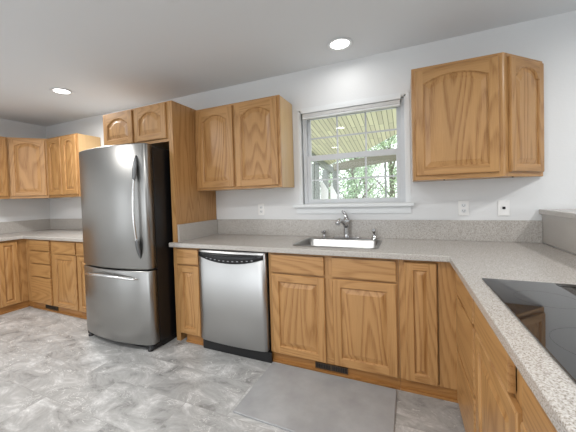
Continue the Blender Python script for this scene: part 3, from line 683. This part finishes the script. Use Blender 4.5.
# ---------------------------------------------------------------- outside: porch and trees
def boards_mat():
    mt, nt, b = new_mat('porch_boards'); L = nt.links
    tc = N(nt, 'ShaderNodeTexCoord')
    br = N(nt, 'ShaderNodeTexBrick'); br.inputs['Scale'].default_value = 1.0; br.inputs['Brick Width'].default_value = 1.1; br.inputs['Row Height'].default_value = 0.062; br.inputs['Mortar Size'].default_value = 0.004
    br.inputs['Color1'].default_value = (0.76, 0.75, 0.52, 1); br.inputs['Color2'].default_value = (0.58, 0.56, 0.40, 1); br.inputs['Mortar'].default_value = (0.17, 0.17, 0.09, 1)
    mp = N(nt, 'ShaderNodeMapping'); mp.inputs['Rotation'].default_value = (0, 0, PI / 2); L.new(tc.outputs['Object'], mp.inputs['Vector']); L.new(mp.outputs[0], br.inputs['Vector'])
    L.new(br.outputs['Color'], b.inputs['Base Color']); b.inputs['Roughness'].default_value = 0.6
    return mt
BOARDS = boards_mat()
GPOST = plain('weathered_grey_wood', (0.26, 0.28, 0.26), 0.7); GBEAM = plain('weathered_beam_wood', (0.20, 0.19, 0.14), 0.7)
PWHITE = plain('plain_white', (0.92, 0.92, 0.92), 0.5)  # plain white for two unidentified shapes beyond the porch post
def rz_(y): return 2.5 - 0.155 * y
poly = [(-1.75, 0.16), (-1.45, 3.62), (-0.98, 3.05), (-0.62, 2.86), (0.0, 2.06), (0.9, 0.9), (1.6, 0.16)]
b = MB(); A = [(x, y, rz_(y)) for x, y in poly]; B = [(x, y, rz_(y) + 0.09) for x, y in poly]; b.loopstrip(A, B); b.face(A); b.face(B)
tag(b.build('porch_roof', BOARDS), 'sloping porch roof of yellowish boards seen through the upper sash', 'porch roof')
def beam(name, p, q, w, h, mat_, label, cat):
    p, q = Vector(p), Vector(q); d = (q - p).normalized(); s = d.cross(Vector((0, 0, 1))).normalized() * w / 2; u = s.cross(d).normalized() * h / 2
    b = MB(); A = [p + s + u, p - s + u, p - s - u, p + s - u]; B = [v + (q - p) for v in A]; b.loopstrip(A, B); b.face(A); b.face(B)
    return tag(b.build(name, mat_), label, cat)
beam('porch_beam', (-1.42, 4.05, 1.925), (0.02, 2.63, 1.925), 0.09, 0.16, GBEAM, 'weathered brown-grey beam crossing the lower sash view', 'beam')
beam('porch_beam', (-1.70, 0.6, rz_(0.6) - 0.08), (-1.44, 3.9, rz_(3.9) - 0.05), 0.08, 0.12, GPOST, 'grey side beam sloping down under the left porch roof edge', 'beam')
def post(x, y, w, z1, label):
    b = MB(); b.box(x - w / 2, x + w / 2, y - w / 2, y + w / 2, -0.4, z1, bev=0.004); return tag(b.build('porch_post', GPOST), label, 'post')
post(-1.62, 3.0, 0.055, 1.93, 'leftmost grey porch post at the edge of the lower pane')
post(-1.535, 3.0, 0.07, 1.94, 'wide grey porch post second from the left')
post(-1.56, 3.75, 0.11, 1.86, 'grey porch post between the two white slope-topped panels')
post(-1.42, 4.1, 0.10, 1.84, 'grey corner porch post where the beam ends')
post(-0.25, 2.92, 0.035, 1.84, 'thin dark porch post before the trees at right')
for (x0, x1, y, za, zb, lab) in ((-1.49, -1.35, 3.08, 1.56, 1.40, 'left white slope-topped panel beyond the porch post'), (-1.30, -1.17, 3.08, 1.47, 1.29, 'right white slope-topped panel beyond the porch post')):
    b = MB(); A = [(x0, y, -0.4), (x1, y, -0.4), (x1, y, zb), (x0 + 0.04, y, za), (x0, y, za)]; B = [(a, y + 0.03, c) for a, _, c in A]; b.loopstrip(A, B); b.face(A); b.face(B)
    tag(b.build('white_panel', PWHITE), lab, 'panel')
b = MB(); b.box(-3.5, 3.0, 0.16, 4.6, -0.5, -0.4); struct(b.build('porch_deck', plain('deck_boards', (0.55, 0.53, 0.48), 0.7)), 'light porch deck outside')
b = MB(); b.box(-20, 20, 4.6, 30, -0.9, -0.8); struct(b.build('ground', plain('lawn', (0.30, 0.38, 0.18), 0.9)), 'lawn beyond the porch')
def leafm(name, c):
    mt, nt, bb = new_mat(name); bb.inputs['Base Color'].default_value = (*c, 1); bb.inputs['Roughness'].default_value = 0.5
    g = N(nt, 'ShaderNodeNewGeometry'); r = ramp(nt, [(0, tuple(x * 0.45 for x in c)), (0.5, c), (1, tuple(min(1, x * 1.7 + 0.12) for x in c))]); nt.links.new(g.outputs['Random Per Island'], r.inputs[0]); nt.links.new(r.outputs[0], bb.inputs['Base Color'])
    bb.inputs['Transmission Weight'].default_value = 0.0
    return mt
LEAF = [leafm('leaf_green', (0.34, 0.46, 0.29)), leafm('leaf_grey_green', (0.50, 0.54, 0.50)), leafm('leaf_bright', (0.44, 0.58, 0.36))]
BARK = plain('bark_grey', (0.22, 0.20, 0.17), 0.9)
def tree(x, y, h, r, n, li, label, z0=-0.8):
    t = thing('tree', label, 'tree', (x, y, z0), 0, None)
    b = MB(); rnd = random.Random(int(x * 100 + y * 10))
    b.tube([(0, 0, 0), (0.05, 0, h * 0.4), (-0.05, 0.05, h * 0.8), (0, 0, h * 0.95)], [0.12, 0.10, 0.06, 0.02], 8)
    for k in range(7):
        a = rnd.random() * 6.28; z = h * (0.3 + 0.08 * k); b.tube([(0, 0, z), (math.cos(a) * r * 0.5, math.sin(a) * r * 0.5, z + 0.5), (math.cos(a) * r * 0.85, math.sin(a) * r * 0.85, z + 0.8)], [0.045, 0.03, 0.012], 6)
    b.build('trunk', BARK, t)
    b = MB()
    clumps = [(rnd.gauss(0, r * 0.5), rnd.gauss(0, r * 0.5), h * (0.15 + 0.85 * rnd.random())) for _ in range(60)]
    for _ in range(int(n * 1.6)):
        c = rnd.choice(clumps); p = Vector((c[0] + rnd.gauss(0, r * 0.16), c[1] + rnd.gauss(0, r * 0.16), max(0.1, c[2] + rnd.gauss(0, 0.22))))
        d = Vector((rnd.gauss(0, 1), rnd.gauss(0, 1), rnd.gauss(0, 1))).normalized(); e = d.orthogonal().normalized(); s_ = 0.022 + rnd.random() * 0.03
        b.face([p - d * s_ * 1.5, p + e * s_ * 0.6, p + d * s_ * 1.5, p - e * s_ * 0.6])
    b.build('leaves', LEAF[li], t, merge=False)
tree(-1.45, 6.9, 4.2, 0.78, 2600, 0, 'leafy green tree nearest the porch beam')
tree(1.1, 6.9, 4.6, 0.75, 1500, 0, 'green tree beyond the right porch edge')
tree(-2.95, 9.6, 4.8, 0.80, 2600, 1, 'pale grey-green tree at the left of the lower window panes')
tree(-0.45, 9.6, 5.2, 0.80, 3200, 2, 'bright green tree at the right of the lower window panes')
tree(-1.75, 12.3, 5.0, 0.85, 3000, 1, 'farther pale tree between the left and middle trees')
tree(-4.3, 12.3, 5.0, 0.80, 1500, 0, 'far green tree at the left edge of the window view')
tree(0.75, 12.3, 5.4, 0.80, 2600, 0, 'far green tree behind the bright green tree')
